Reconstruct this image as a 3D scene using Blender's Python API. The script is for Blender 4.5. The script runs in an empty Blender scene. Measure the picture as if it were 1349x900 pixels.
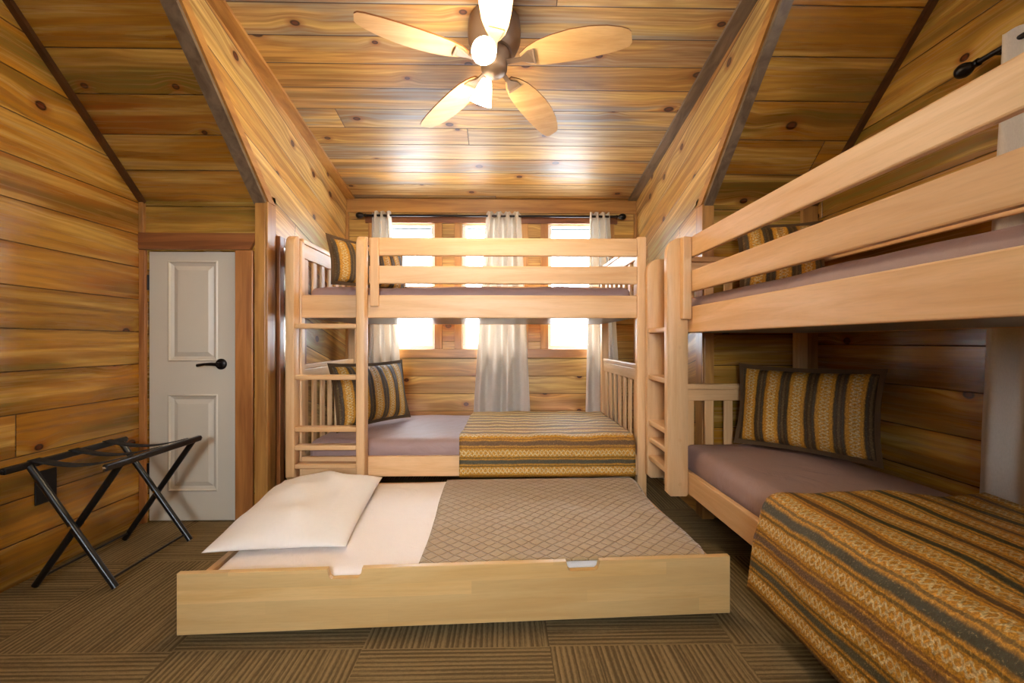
import bpy, bmesh, math, random
from mathutils import Vector, Matrix, noise

random.seed(7)
S = bpy.context.scene
COL = S.collection
PI = math.pi

# ------------------------------------------------------------------ camera, world, sun, large lights, exposure
cam_d = bpy.data.cameras.new('camera')
cam = bpy.data.objects.new('camera', cam_d)
COL.objects.link(cam)
cam.location = (0, 0, 1.02)
cam.rotation_euler = (PI / 2, 0, -0.0205)
cam_d.sensor_width = 36
cam_d.lens = 600 / 1349 * 36
cam_d.clip_start = 0.05
S.camera = cam

S.view_settings.view_transform = 'Standard'
S.view_settings.look = 'None'
S.view_settings.exposure = 0.22
S.view_settings.gamma = 1
S.view_settings.use_curve_mapping = False

world = bpy.data.worlds.new('sky')
S.world = world
world.use_nodes = True
wb = world.node_tree.nodes['Background']
wb.inputs[0].default_value = (0.78, 0.90, 1.0, 1)
wb.inputs[1].default_value = 22.0


def lamp(name, kind, loc, rot, power, color, size=None, size_y=None, parent=None):
    d = bpy.data.lights.new(name, kind)
    d.energy = power
    d.color = color
    if kind == 'AREA':
        d.shape = 'RECTANGLE'
        d.size = size
        d.size_y = size_y
    elif kind == 'POINT':
        d.shadow_soft_size = size
    elif kind == 'SUN':
        d.angle = size
    o = bpy.data.objects.new(name, d)
    COL.objects.link(o)
    o.location = loc
    o.rotation_euler = rot
    if parent:
        o.parent = parent
    return o


# sun high outside the dormer windows
lamp('sun', 'SUN', (0, 6, 6), (math.radians(-22), math.radians(4), 0), 45.0, (1, 0.96, 0.9), 0.01)
# added fill lamp behind the photographer, beam narrowed; daylight of the right gable window
lamp('rear_fill', 'AREA', (-0.25, -1.62, 1.52), (math.radians(80), 0, 0), 9.5, (0.86, 0.93, 1.0), 0.8, 0.75).data.spread = math.radians(58)
lamp('gable_daylight', 'AREA', (1.93, 0.95, 1.64), (0, PI / 2, 0), 2, (0.9, 0.97, 1.0), .6, 0.6)

# ------------------------------------------------------------------ room numbers (metres)
XL, XR = -2.035, 1.815          # gable walls
DL, DR = -1.335, 1.158          # dormer alcove cheeks
YK, YW, YB = 2.608, 3.94, -1.6  # knee walls, window wall, wall behind the camera
ZK, MR = 1.81, 0.878            # main roof: height at the knee wall, slope
ZW, MD = 2.25, 0.178            # dormer ceiling: height at the window wall, slope
YJ = 1.641                      # where the dormer ceiling meets the main roof
ZJ = ZW + MD * (YW - YJ)


def zroof(y): return ZK + MR * (YK - y)
def zdorm(y): return ZW + MD * (YW - y)


# ------------------------------------------------------------------ node helpers
class NT:
    def __init__(self, name):
        self.m = bpy.data.materials.new(name)
        self.m.use_nodes = True
        self.t = self.m.node_tree
        self.b = self.t.nodes['Principled BSDF']
        self.out = self.t.nodes['Material Output']

    def n(self, kind, **kw):
        x = self.t.nodes.new(kind)
        for k, v in kw.items():
            setattr(x, k, v)
        return x

    def put(self, sock, v):
        if hasattr(v, 'is_output'):
            self.t.links.new(v, sock)
        elif v is not None:
            sock.default_value = v

    def math(self, op, a, b=None, c=None, clamp=False):
        x = self.n('ShaderNodeMath', operation=op, use_clamp=clamp)
        for i, v in enumerate((a, b, c)):
            self.put(x.inputs[i], v)
        return x.outputs[0]

    def dot(self, v, c):
        x = self.n('ShaderNodeVectorMath', operation='DOT_PRODUCT')
        self.put(x.inputs[0], v)
        x.inputs[1].default_value = c
        return x.outputs['Value']

    def xyz(self, a, b, c):
        x = self.n('ShaderNodeCombineXYZ')
        for i, v in enumerate((a, b, c)):
            self.put(x.inputs[i], v)
        return x.outputs[0]

    def sep(self, v):
        x = self.n('ShaderNodeSeparateXYZ')
        self.put(x.inputs[0], v)
        return x.outputs

    def noise(self, vec, scale=1, detail=3, rough=.55, dist=0):
        x = self.n('ShaderNodeTexNoise')
        self.put(x.inputs['Vector'], vec)
        x.inputs['Scale'].default_value = scale
        x.inputs['Detail'].default_value = detail
        x.inputs['Roughness'].default_value = rough
        x.inputs['Distortion'].default_value = dist
        return x.outputs['Fac']

    def white(self, vec):
        x = self.n('ShaderNodeTexWhiteNoise', noise_dimensions='3D')
        self.put(x.inputs['Vector'], vec)
        return x.outputs['Value'], x.outputs['Color']

    def step(self, v, lo, hi, a=0., b=1., smooth=True):
        x = self.n('ShaderNodeMapRange', interpolation_type='SMOOTHSTEP' if smooth else 'LINEAR')
        self.put(x.inputs['Value'], v)
        x.inputs['From Min'].default_value = lo
        x.inputs['From Max'].default_value = hi
        x.inputs['To Min'].default_value = a
        x.inputs['To Max'].default_value = b
        return x.outputs['Result']

    def mix(self, f, a, b, mode='MIX'):
        x = self.n('ShaderNodeMix', data_type='RGBA', blend_type=mode)
        self.put(x.inputs['Factor'], f)
        for s, v in ((x.inputs['A'], a), (x.inputs['B'], b)):
            if isinstance(v, (tuple, list)) and len(v) == 3:
                v = (*v, 1)
            self.put(s, v)
        return x.outputs['Result']

    def bump(self, h, strength=.3, dist=.005):
        x = self.n('ShaderNodeBump')
        x.inputs['Strength'].default_value = strength
        x.inputs['Distance'].default_value = dist
        self.put(x.inputs['Height'], h)
        self.t.links.new(x.outputs['Normal'], self.b.inputs['Normal'])

    def coords(self, which='Object'):
        return self.n('ShaderNodeTexCoord').outputs[which]

    def base(self, c, rough=.5, spec=.5, metal=0.):
        if isinstance(c, (tuple, list)):
            c = (*c[:3], 1)
        self.put(self.b.inputs['Base Color'], c)
        self.put(self.b.inputs['Roughness'], rough)
        self.b.inputs['Specular IOR Level'].default_value = spec
        self.b.inputs['Metallic'].default_value = metal
        return self.m


def srgb(r, g, b):
    f = lambda c: (c / 12.92 if c <= .04045 else ((c + .055) / 1.055) ** 2.4)
    return (f(r / 255), f(g / 255), f(b / 255))


def plain(name, c, rough=.5, spec=.5, metal=0., noise_amt=0., noise_scale=30):
    k = NT(name)
    if noise_amt:
        f = k.noise(k.coords(), noise_scale, 3)
        c = k.mix(f, tuple(x * (1 - noise_amt) for x in c), tuple(min(1, x * (1 + noise_amt)) for x in c))
    return k.base(c, rough, spec, metal)


def plank_mat(name, U, V, seed, w=.18, off=0., tones=None, rough=.27, stain=1.0, groove=.022):
    """Varnished knotty blue-stain pine boards: U runs along the boards, V across them."""
    k = NT(name)
    p = k.coords()
    u, v = k.dot(p, U), k.dot(p, V)
    row = k.math('ADD', k.math('DIVIDE', v, w), off)
    vi = k.math('FLOOR', row)
    fr = k.math('SUBTRACT', row, vi)
    r1, _ = k.white(k.xyz(vi, seed, 3.3))
    ul = k.math('ADD', k.math('DIVIDE', u, 6.3), k.math('MULTIPLY', r1, 9.7))
    ui = k.math('FLOOR', ul)
    uf = k.math('SUBTRACT', ul, ui)
    ra, rc = k.white(k.xyz(vi, ui, seed))
    R = k.sep(rc)
    # knots
    kv = k.n('ShaderNodeTexVoronoi', voronoi_dimensions='2D', feature='F1')
    k.put(kv.inputs['Vector'], k.xyz(k.math('MULTIPLY_ADD', u, 2.1, k.math('MULTIPLY', r1, 60)),
                                     k.math('MULTIPLY_ADD', fr, w * 2.9, k.math('MULTIPLY', vi, 7.77)), 0.))
    kv.inputs['Scale'].default_value = 1.0
    kd, kc = kv.outputs['Distance'], k.sep(kv.outputs['Color'])
    keep = k.math('GREATER_THAN', kc[0], .22)
    size = k.math('MULTIPLY_ADD', kc[1], .036, .03)
    rel = k.math('DIVIDE', kd, size)
    knot = k.math('MULTIPLY', k.step(rel, .75, 1.15, 1, 0), keep)
    ring = k.math('MULTIPLY', k.math('MULTIPLY', k.step(rel, 1.0, 2.6, 1, 0), keep), .55)
    bulge = k.math('MULTIPLY', k.math('MULTIPLY', k.step(rel, .5, 6.5, 1, 0), keep), .022)
    gv = k.math('ADD', v, bulge)
    ro = k.math('MULTIPLY', ra, 43.0)
    low = k.noise(k.xyz(k.math('MULTIPLY', u, .8), k.math('MULTIPLY', gv, 5.5), ro), 1, 2, .5, .3)
    g1 = k.noise(k.xyz(k.math('MULTIPLY', u, 1.1), k.math('MULTIPLY', gv, 34), ro), 1, 4, .6, .5)
    arg = k.math('MULTIPLY_ADD', gv, 210., k.math('MULTIPLY', low, 46.))
    rings = k.math('MULTIPLY_ADD', k.math('SINE', arg), .5, .5)
    fine = k.noise(k.xyz(k.math('MULTIPLY', u, 7), k.math('MULTIPLY', gv, 260), ro), 1, 2)
    T = tones or [srgb(206, 142, 66), srgb(222, 176, 112), srgb(176, 92, 34), srgb(128, 112, 66)]
    c = k.mix(k.step(R[0], .1, .9), T[0], T[1])
    c = k.mix(k.math('MULTIPLY', k.step(R[2], .80, .86), k.step(low, .35, .6)), c, T[2])
    st = k.math('MULTIPLY', k.step(low, .44, .6), k.step(R[1], .2, .6, .12, .85 * stain))
    c = k.mix(st, c, T[3])
    c = k.mix(k.step(g1, .36, .66, 0, .7), c, srgb(146, 96, 32))
    wide = k.noise(k.xyz(k.math('MULTIPLY', u, .7), k.math('MULTIPLY', gv, 13), k.math('MULTIPLY_ADD', ra, 31., 4.)), 1, 3, .55, .6)
    c = k.mix(k.step(wide, .52, .68, 0, .55), c, srgb(224, 184, 98))
    c = k.mix(k.step(wide, .46, .3, 0, .6), c, srgb(108, 78, 28))
    c = k.mix(k.math('MULTIPLY', rings, .32), c, srgb(142, 90, 30))
    c = k.mix(k.step(fine, .45, .75, 0, .26), c, srgb(110, 70, 30))
    c = k.mix(ring, c, srgb(140, 74, 28))
    c = k.mix(knot, c, k.mix(k.step(rel, .3, .9), srgb(96, 46, 22), srgb(44, 20, 10)))
    edge = k.math('MULTIPLY', k.step(fr, 0, groove), k.step(fr, 1 - groove, 1, 1, 0))
    butt = k.math('MULTIPLY', k.step(uf, 0, .0006), k.step(uf, .9994, 1, 1, 0))
    gap = k.math('MULTIPLY', edge, butt)
    val = k.math('MULTIPLY_ADD', R[1], .28, .84)
    c = k.mix(1.0, c, k.xyz(val, val, val), 'MULTIPLY')
    c = k.mix(gap, srgb(58, 32, 14), c)
    rg = k.math('MULTIPLY_ADD', g1, .16, rough - .08)
    k.base(c, rg, .5)
    k.bump(k.math('MULTIPLY_ADD', gap, 1., k.math('MULTIPLY', g1, .06)), .55, .006)
    return k.m


def wood(name, axis, c1, c2, rough=.33, scale=1., strips=0., seed=0., contrast=.5):
    """Furniture timber; axis is the grain direction (0 x, 1 y, 2 z) in the object's own space."""
    k = NT(name)
    p = k.sep(k.coords())
    rnd = k.math('MULTIPLY', k.n('ShaderNodeObjectInfo').outputs['Random'], 30)
    oth = [i for i in range(3) if i != axis]
    u = p[axis]
    a, b = p[oth[0]], p[oth[1]]
    g = k.noise(k.xyz(k.math('MULTIPLY', u, 1.3 * scale), k.math('MULTIPLY_ADD', a, 17 * scale, rnd),
                      k.math('MULTIPLY', b, 17 * scale)), 1, 4, .6, .8)
    fl = k.noise(k.xyz(k.math('MULTIPLY', u, 16), k.math('MULTIPLY', a, 190), k.math('MULTIPLY', b, 190)), 1, 2)
    c = k.mix(k.step(g, .3, .72), c1, c2)
    if strips:
        si = k.math('FLOOR', k.math('DIVIDE', p[2], strips))
        us = k.math('FLOOR', k.math('MULTIPLY_ADD', u, .9, k.math('MULTIPLY', si, .37)))
        rv, _ = k.white(k.xyz(si, us, 1.7 + seed))
        c = k.mix(k.math('MULTIPLY', rv, contrast), c, tuple(x * .62 for x in c1))
    c = k.mix(k.step(fl, .4, .8, 0, .18), c, tuple(x * .55 for x in c1))
    tone = k.math('MULTIPLY_ADD', k.math('FRACT', k.math('MULTIPLY', rnd, 7.31)), .20, .86)
    c = k.mix(1.0, c, k.xyz(tone, tone, tone), 'MULTIPLY')
    k.base(c, k.math('MULTIPLY_ADD', g, .14, rough - .05), .5)
    k.bump(fl, .05, .001)
    return k.m


# ------------------------------------------------------------------ materials
M = {}
q = math.sqrt(1 + MR * MR)
qd = math.sqrt(1 + MD * MD)
pine = [srgb(182, 122, 34), srgb(194, 146, 64), srgb(162, 78, 16), srgb(98, 88, 36)]
M['pine_left'] = plank_mat('knotty pine along the gable', (0, 1, 0), (0, 0, 1), 1., .18, .03, pine)
M['pine_right'] = plank_mat('knotty pine along the right gable', (0, 1, 0), (0, 0, 1), 2., .18, .43, pine)
M['pine_window'] = plank_mat('knotty pine of the window wall', (1, 0, 0), (0, 0, 1), 5., .15, .2,
                             [srgb(222, 172, 88), srgb(226, 188, 116), srgb(196, 120, 44), srgb(168, 146, 88)], .3, .7)  # paler tones put the front light on this wall into the colour
M['pine_knee'] = plank_mat('knotty pine of the knee walls', (1, 0, 0), (0, 0, 1), 4., .18, .1, pine)
M['pine_roof'] = plank_mat('knotty pine on the roof slope', (1, 0, 0), (0, q * .55, -q * .45), 7., .18, .4, pine)
M['pine_ceiling'] = plank_mat('knotty pine on the dormer ceiling', (1, 0, 0), (0, qd, 0), 9., .18, .1,
                              [srgb(210, 156, 76), srgb(224, 188, 126), srgb(184, 110, 44), srgb(150, 142, 126)], .46, 1.6, .03)
M['pine_cheek'] = plank_mat('knotty pine on the alcove cheeks', (0, .97, -.24), (0, .24, .97), 13., .18, .5,
                            [srgb(216, 162, 80), srgb(226, 186, 118), srgb(190, 114, 46), srgb(146, 138, 82)], .38)
TR = (srgb(192, 138, 70), srgb(148, 96, 44))
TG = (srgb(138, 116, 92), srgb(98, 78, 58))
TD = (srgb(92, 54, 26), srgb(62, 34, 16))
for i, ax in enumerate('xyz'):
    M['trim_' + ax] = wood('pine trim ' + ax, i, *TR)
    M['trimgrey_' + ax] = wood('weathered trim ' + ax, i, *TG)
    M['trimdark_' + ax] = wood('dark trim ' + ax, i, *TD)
    M['birch_' + ax] = wood('pale birch ' + ax, i, srgb(226, 182, 132), srgb(210, 160, 104), .43)
M['trundle_wood'] = wood('laminated birch strips', 0, srgb(230, 190, 128), srgb(214, 166, 98), .3, 1., .045, 3.)
M['casing'] = wood('red-brown door casing', 0, srgb(150, 92, 48), srgb(112, 62, 30))
M['casing_v'] = wood('pine door casing', 2, srgb(190, 126, 66), srgb(142, 84, 40))
M['mirror_frame'] = wood('mirror frame timber', 2, srgb(168, 100, 44), srgb(110, 60, 24))
M['blade'] = wood('maple fan blade', 0, srgb(226, 184, 128), srgb(206, 158, 100), .4)
M['door_paint'] = plain('white door paint', srgb(206, 194, 174), .4)
M['black_metal'] = plain('black enamelled steel', (.006, .006, .007), .28, .5, 0.)
M['strap'] = plain('black webbing', (.008, .008, .009), .8)
M['chrome'] = plain('polished steel', (.8, .8, .8), .12, .5, 1.)
M['bronze'] = plain('oil rubbed bronze', srgb(138, 114, 94), .42, .5, .35)
M['dark_bronze'] = plain('dark bronze', srgb(34, 28, 26), .35, .5, .7)
M['platform'] = plain('grey bunk board', srgb(96, 96, 104), .3)
M['vinyl'] = plain('white window vinyl', srgb(236, 238, 236), .35)
M['plate'] = plain('black outlet plate', (.006, .005, .005), .5)
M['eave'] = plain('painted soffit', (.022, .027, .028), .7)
M['rubber'] = plain('black rubber', (.01, .01, .01), .7)
M['white_cotton'] = plain('white cotton', srgb(228, 218, 208), .85, .2, 0, .03, 60)
M['flange'] = plain('dark brown binding', srgb(84, 62, 40), .8, .2)


def sheet(name, c):
    k = NT(name)
    p = k.coords()
    w = k.noise(p, 5, 3, .5, 1.2)
    f = k.noise(p, 420, 2)
    k.base(k.mix(f, tuple(x * .9 for x in c), tuple(min(1, x * 1.08) for x in c)), .55, .4)
    k.bump(k.math('MULTIPLY_ADD', w, 1., k.math('MULTIPLY', f, .02)), .9, .014)
    return k.m


M['mauve_sheet'] = sheet('mauve sheet', srgb(150, 122, 116))
M['blush_sheet'] = sheet('blush white sheet', srgb(240, 228, 220))

k = NT('mirror glass')
k.base((.42, .36, .30), .24, .5, 1.)
M['mirror'] = k.m

k = NT('window glass')
k.base((1, 1, 1), .0, .5)
tr = k.n('ShaderNodeBsdfTransparent')
gl = k.n('ShaderNodeBsdfGlossy')
gl.inputs['Roughness'].default_value = .02
ms = k.n('ShaderNodeMixShader')
ms.inputs[0].default_value = .05
k.t.links.new(tr.outputs[0], ms.inputs[1])
k.t.links.new(gl.outputs[0], ms.inputs[2])
k.t.links.new(ms.outputs[0], k.out.inputs['Surface'])
M['glass'] = k.m

k = NT('linen curtain')
p = k.sep(k.coords())
wv = k.noise(k.xyz(k.math('MULTIPLY', p[0], 500), k.math('MULTIPLY', p[1], 500), k.math('MULTIPLY', p[2], 90)), 1, 2)
cc = k.mix(wv, srgb(190, 178, 162), srgb(214, 203, 188))
k.base(cc, .9, .1)
tl = k.n('ShaderNodeBsdfTranslucent')
k.t.links.new(cc, tl.inputs['Color'])
ms = k.n('ShaderNodeMixShader')
ms.inputs[0].default_value = .065
k.t.links.new(k.b.outputs[0], ms.inputs[1])
k.t.links.new(tl.outputs[0], ms.inputs[2])
k.t.links.new(ms.outputs[0], k.out.inputs['Surface'])
M['curtain'] = k.m

k = NT('frosted lamp glass')
k.base((1, .93, .82), .3)
k.b.inputs['Emission Color'].default_value = (1, .86, .62, 1)
k.b.inputs['Emission Strength'].default_value = 9.0
M['lamp_glass'] = k.m


def stripe_mat(name, period=.2, zig=.05, sham=False):
    """Woven stripes over v with pale lattice lines running along u (UV in metres)."""
    k = NT(name)
    uv = k.sep(k.coords('UV'))
    wob = k.math('MULTIPLY_ADD', k.noise(k.xyz(uv[0], uv[1], 0.), 9, 2), .012, -.006)
    u, v = uv[0], k.math('ADD', uv[1], wob)
    spk = k.noise(k.xyz(uv[0], uv[1], 8.), 90, 2, .7)
    v = k.math('ADD', v, k.math('MULTIPLY_ADD', spk, .008, -.004))
    u = k.math('ADD', u, k.math('MULTIPLY_ADD', k.noise(k.xyz(uv[0], uv[1], 3.), 40, 2), .02, -.01))
    t = k.math('FRACT', k.math('DIVIDE', v, period))
    tt = k.math('MULTIPLY', t, 4)

    def band(c, h, soft=.055):   # 1 inside |t-c|<h
        d = k.math('ABSOLUTE', k.math('SUBTRACT', t, c))
        return k.step(d, h, h + soft, 1, 0)
    gold = k.mix(k.noise(k.xyz(u, v, 0.), 30, 3), srgb(230, 166, 50), srgb(204, 138, 30))
    c = gold
    c = k.mix(band(.0, .035), c, srgb(66, 66, 48))
    c = k.mix(band(1.0, .035), c, srgb(66, 66, 48))
    c = k.mix(band(.12, .012, .015), c, srgb(138, 104, 40))
    c = k.mix(band(.88, .012, .015), c, srgb(138, 104, 40))
    c = k.mix(band(.5, .028), c, srgb(108, 76, 48))
    c = k.mix(band(.40, .012, .015), c, srgb(160, 106, 36))
    c = k.mix(band(.60, .012, .015), c, srgb(160, 106, 36))
    if sham:
        c = k.mix(k.step(k.math('ABSOLUTE', k.math('SUBTRACT', t, .5)), .26, .34), gold, srgb(64, 42, 20))
        c = k.mix(k.math('MULTIPLY', band(.0, .03, .02), .6), c, srgb(120, 96, 58))
        c = k.mix(k.math('MULTIPLY', band(1., .03, .02), .6), c, srgb(120, 96, 58))
        c = k.mix(k.math('MULTIPLY', band(.13, .015, .02), .8), c, srgb(60, 60, 52))
        c = k.mix(k.math('MULTIPLY', band(.87, .015, .02), .8), c, srgb(60, 60, 52))
    # lattice in the middle of each gold band (t = .25 and .75)
    uu = k.math('FRACT', k.math('DIVIDE', u, zig))
    tri = k.math('ABSOLUTE', k.math('MULTIPLY_ADD', uu, 2., -1.))       # 0..1
    lat = None
    for cen in ((.5,) if sham else (.25, .75)):
        s = k.math('DIVIDE', k.math('SUBTRACT', t, cen), .17 if sham else .085)          # -1..1
        s01 = k.math('MULTIPLY_ADD', s, .5, .5)
        d1 = k.math('ABSOLUTE', k.math('SUBTRACT', s01, tri))
        d2 = k.math('ABSOLUTE', k.math('SUBTRACT', k.math('SUBTRACT', 1., s01), tri))
        l = k.step(k.math('MINIMUM', d1, d2), .09, .24, 1, 0)
        l = k.math('MULTIPLY', l, k.step(k.math('ABSOLUTE', s), .95, 1.1, 1, 0))
        lat = l if lat is None else k.math('MAXIMUM', lat, l)
    nn = k.noise(k.xyz(u, v, 5.), 60, 2)
    c = k.mix(k.math('MULTIPLY', lat, k.step(nn, .3, .6, .4, .95)), c, srgb(236, 208, 150))
    weave = k.noise(k.xyz(k.math('MULTIPLY', u, 1.), k.math('MULTIPLY', v, 1.), 2.), 170, 3, .7)
    c = k.mix(k.step(weave, .35, .7, .6, 0), c, srgb(70, 50, 22))
    c = k.mix(k.step(weave, .56, .75, 0, .35), c, srgb(222, 186, 120))
    rib = k.math('MULTIPLY_ADD', k.math('SINE', k.math('MULTIPLY', v, 2 * PI / .05)), .5, .5)
    k.base(c, .6, .35)
    k.bump(k.math('ADD', k.math('MULTIPLY', weave, .7), k.math('ADD', rib, k.math('MULTIPLY', lat, .4))), .6, .006)
    return k.m


M['stripes'] = stripe_mat('striped quilt cloth')
M['sham'] = stripe_mat('striped sham cloth', .118, .034, True)

k = NT('taupe diamond quilting')
uv = k.sep(k.coords('UV'))
d1 = k.math('ABSOLUTE', k.math('MULTIPLY_ADD', k.math('FRACT', k.math('DIVIDE', k.math('ADD', uv[0], uv[1]), .062)), 2., -1.))
d2 = k.math('ABSOLUTE', k.math('MULTIPLY_ADD', k.math('FRACT', k.math('DIVIDE', k.math('SUBTRACT', uv[0], uv[1]), .062)), 2., -1.))
seam = k.math('MULTIPLY', k.step(d1, .82, 1., 1, 0), k.step(d2, .82, 1., 1, 0))
nz = k.noise(k.xyz(uv[0], uv[1], 0.), 70, 3)
c = k.mix(nz, srgb(178, 152, 112), srgb(154, 126, 86))
c = k.mix(k.math('MULTIPLY_ADD', seam, .6, .4), srgb(136, 106, 66), c)
k.base(c, .72, .3)
k.b.inputs['Sheen Weight'].default_value = .3
k.bump(k.math('MULTIPLY_ADD', seam, 1., k.math('MULTIPLY', nz, .25)), .7, .008)
M['taupe'] = k.m

k = NT('striped carpet tiles')
p = k.sep(k.coords())
TS = .622
X, Y = k.math('ADD', p[0], .465 + TS * 20), k.math('ADD', p[1], -1.52 + TS * 20)
ix, iy = k.math('FLOOR', k.math('DIVIDE', X, TS)), k.math('FLOOR', k.math('DIVIDE', Y, TS))
par = k.math('MODULO', k.math('ADD', ix, iy), 2.)
rt, _ = k.white(k.xyz(ix, iy, 0.))
def lines(a, b):
    big = k.noise(k.xyz(k.math('MULTIPLY', a, 2.2), k.math('MULTIPLY', b, 120), k.math('MULTIPLY', rt, 20)), 1, 2, .6)
    sm = k.noise(k.xyz(k.math('MULTIPLY', a, 60), k.math('MULTIPLY', b, 260), rt), 1, 2)
    reg = k.math('MULTIPLY_ADD', k.math('SINE', k.math('MULTIPLY_ADD', b, 2 * PI / .019, k.math('MULTIPLY', big, 5.))), .5, .5)
    return k.math('ADD', k.math('MULTIPLY_ADD', big, .55, k.math('MULTIPLY', sm, .25)), k.math('MULTIPLY', reg, .2))
f = k.n('ShaderNodeMix', data_type='FLOAT')
k.put(f.inputs[0], par)
k.put(f.inputs[2], lines(Y, X))
k.put(f.inputs[3], lines(X, Y))
f = f.outputs[0]
c = k.mix(k.step(f, .34, .68), srgb(96, 79, 52), srgb(150, 127, 88))
c = k.mix(k.step(k.noise(k.coords(), 300, 2), .3, .7, .25, 0), c, srgb(40, 32, 26))
k.base(c, .95, .1)
k.bump(f, .5, .004)
M['carpet'] = k.m


# ------------------------------------------------------------------ mesh helpers
WM = {}


def tag(o, label=None, cat=None, group=None, kind=None):
    for kk, vv in (('label', label), ('category', cat), ('group', group), ('kind', kind)):
        if vv:
            o[kk] = vv
    return o


def thing(name, loc, label, cat, group=None, rz=0., kind=None):
    o = bpy.data.objects.new(name, None)
    o.empty_display_size = .1
    COL.objects.link(o)
    o.location = loc
    o.rotation_euler = (0, 0, rz)
    WM[o] = Matrix.Translation(loc) @ Matrix.Rotation(rz, 4, 'Z')
    return tag(o, label, cat, group, kind)


def obj(name, bm, mat, parent=None, local=False, smooth=False, label=None):
    """Link bm as one mesh object. Vertices are in room space unless local (then in the parent's space)."""
    if parent is not None and not local:
        bmesh.ops.transform(bm, matrix=WM[parent].inverted(), verts=bm.verts)
    bmesh.ops.recalc_face_normals(bm, faces=bm.faces)
    me = bpy.data.meshes.new(name)
    bm.to_mesh(me)
    bm.free()
    me.materials.append(M[mat] if isinstance(mat, str) else mat)
    if smooth:
        me.polygons.foreach_set('use_smooth', [True] * len(me.polygons))
        if smooth != 'all':
            me.set_sharp_from_angle(angle=math.radians(40))
    o = bpy.data.objects.new(name, me)
    COL.objects.link(o)
    o.parent = parent
    WM[o] = WM[parent].copy() if parent is not None else Matrix.Identity(4)
    if label:
        o['label'] = label
    return o


def box(bm, a, b, bev=0., seg=2):
    lo = [min(a[i], b[i]) for i in range(3)]
    hi = [max(a[i], b[i]) for i in range(3)]
    r = bmesh.ops.create_cube(bm, size=1.)
    vs = r['verts']
    for v in vs:
        for i in range(3):
            v.co[i] = lo[i] + (v.co[i] + .5) * (hi[i] - lo[i])
    if bev:
        es = list({e for v in vs for e in v.link_edges})
        bmesh.ops.bevel(bm, geom=es, offset=min(bev, .45 * min(hi[i] - lo[i] for i in range(3))), segments=seg,
                        profile=.5, affect='EDGES')


def bx(a, b, bev=.003):
    bm = bmesh.new()
    box(bm, a, b, bev)
    return bm


def prism(bm, pts, d):
    """Close polygon pts (3-D, planar) swept by vector d."""
    d = Vector(d)
    a = [bm.verts.new(p) for p in pts]
    b = [bm.verts.new(Vector(p) + d) for p in pts]
    n = len(pts)
    bm.faces.new(a)
    bm.faces.new(list(reversed(b)))
    for i in range(n):
        bm.faces.new((a[i], b[i], b[(i + 1) % n], a[(i + 1) % n]))


def bar(bm, p, q_, w, h, up=(0, 0, 1), bev=.002):
    """Rectangular bar from p to q_."""
    p, q_ = Vector(p), Vector(q_)
    d = (q_ - p)
    L = d.length
    d.normalize()
    s = d.cross(Vector(up)).normalized()
    t = s.cross(d)
    t2 = bmesh.new()
    box(t2, (0, -w / 2, -h / 2), (L, w / 2, h / 2), bev)
    m = Matrix((d, s, t)).transposed().to_4x4()
    m.translation = p
    bmesh.ops.transform(t2, matrix=m, verts=t2.verts)
    merge(bm, t2)


def merge(bm, other):
    me = bpy.data.meshes.new('tmp')
    other.to_mesh(me)
    other.free()
    bm.from_mesh(me)
    bpy.data.meshes.remove(me)


def tube(bm, pts, r, seg=12, cap=True):
    pts = [Vector(p) for p in pts]
    rings = []
    n = len(pts)
    ref = None
    for i, p in enumerate(pts):
        d = (pts[min(i + 1, n - 1)] - pts[max(i - 1, 0)]).normalized()
        if ref is None:
            ref = Vector((0, 0, 1)) if abs(d.z) < .9 else Vector((1, 0, 0))
        s = d.cross(ref).normalized()
        ref = s.cross(d)
        rr = r[i] if isinstance(r, (list, tuple)) else r
        rings.append([bm.verts.new(p + (s * math.cos(a) + ref * math.sin(a)) * rr)
                      for a in (2 * PI * j / seg for j in range(seg))])
    for i in range(n - 1):
        for j in range(seg):
            bm.faces.new((rings[i][j], rings[i][(j + 1) % seg], rings[i + 1][(j + 1) % seg], rings[i + 1][j]))
    if cap:
        bm.faces.new(list(reversed(rings[0])))
        bm.faces.new(rings[-1])


def lathe(bm, prof, m=None, seg=28, close=True):
    """prof = [(r, z)], about z; optional matrix."""
    t = bmesh.new()
    rings = []
    for r, z in prof:
        rings.append([t.verts.new((r * math.cos(2 * PI * j / seg), r * math.sin(2 * PI * j / seg), z)) for j in range(seg)])
    for i in range(len(prof) - 1):
        for j in range(seg):
            t.faces.new((rings[i][j], rings[i][(j + 1) % seg], rings[i + 1][(j + 1) % seg], rings[i + 1][j]))
    if close:
        t.faces.new(rings[0])
        t.faces.new(rings[-1])
    if m is not None:
        bmesh.ops.transform(t, matrix=m, verts=t.verts)
    merge(bm, t)


def axis_matrix(loc, zdir, xdir=(1, 0, 0)):
    z = Vector(zdir).normalized()
    x = Vector(xdir)
    x = (x - z * x.dot(z))
    if x.length < 1e-4:
        x = Vector((0, 1, 0)) - z * z.y
    x.normalize()
    y = z.cross(x)
    m = Matrix((x, y, z)).transposed().to_4x4()
    m.translation = loc
    return m


def sheet_grid(nu, nv, f, uvf):
    """Open grid surface with UVs: f(i/nu, j/nv) -> point, uvf -> (u, v)."""
    bm = bmesh.new()
    uvl = bm.loops.layers.uv.new('UVMap')
    V = [[bm.verts.new(f(i / nu, j / nv)) for j in range(nv + 1)] for i in range(nu + 1)]
    for i in range(nu):
        for j in range(nv):
            fa = bm.faces.new((V[i][j], V[i + 1][j], V[i + 1][j + 1], V[i][j + 1]))
            for l, (a, b) in zip(fa.loops, ((i, j), (i + 1, j), (i + 1, j + 1), (i, j + 1))):
                l[uvl].uv = uvf(a / nu, b / nv)
    return bm


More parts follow.
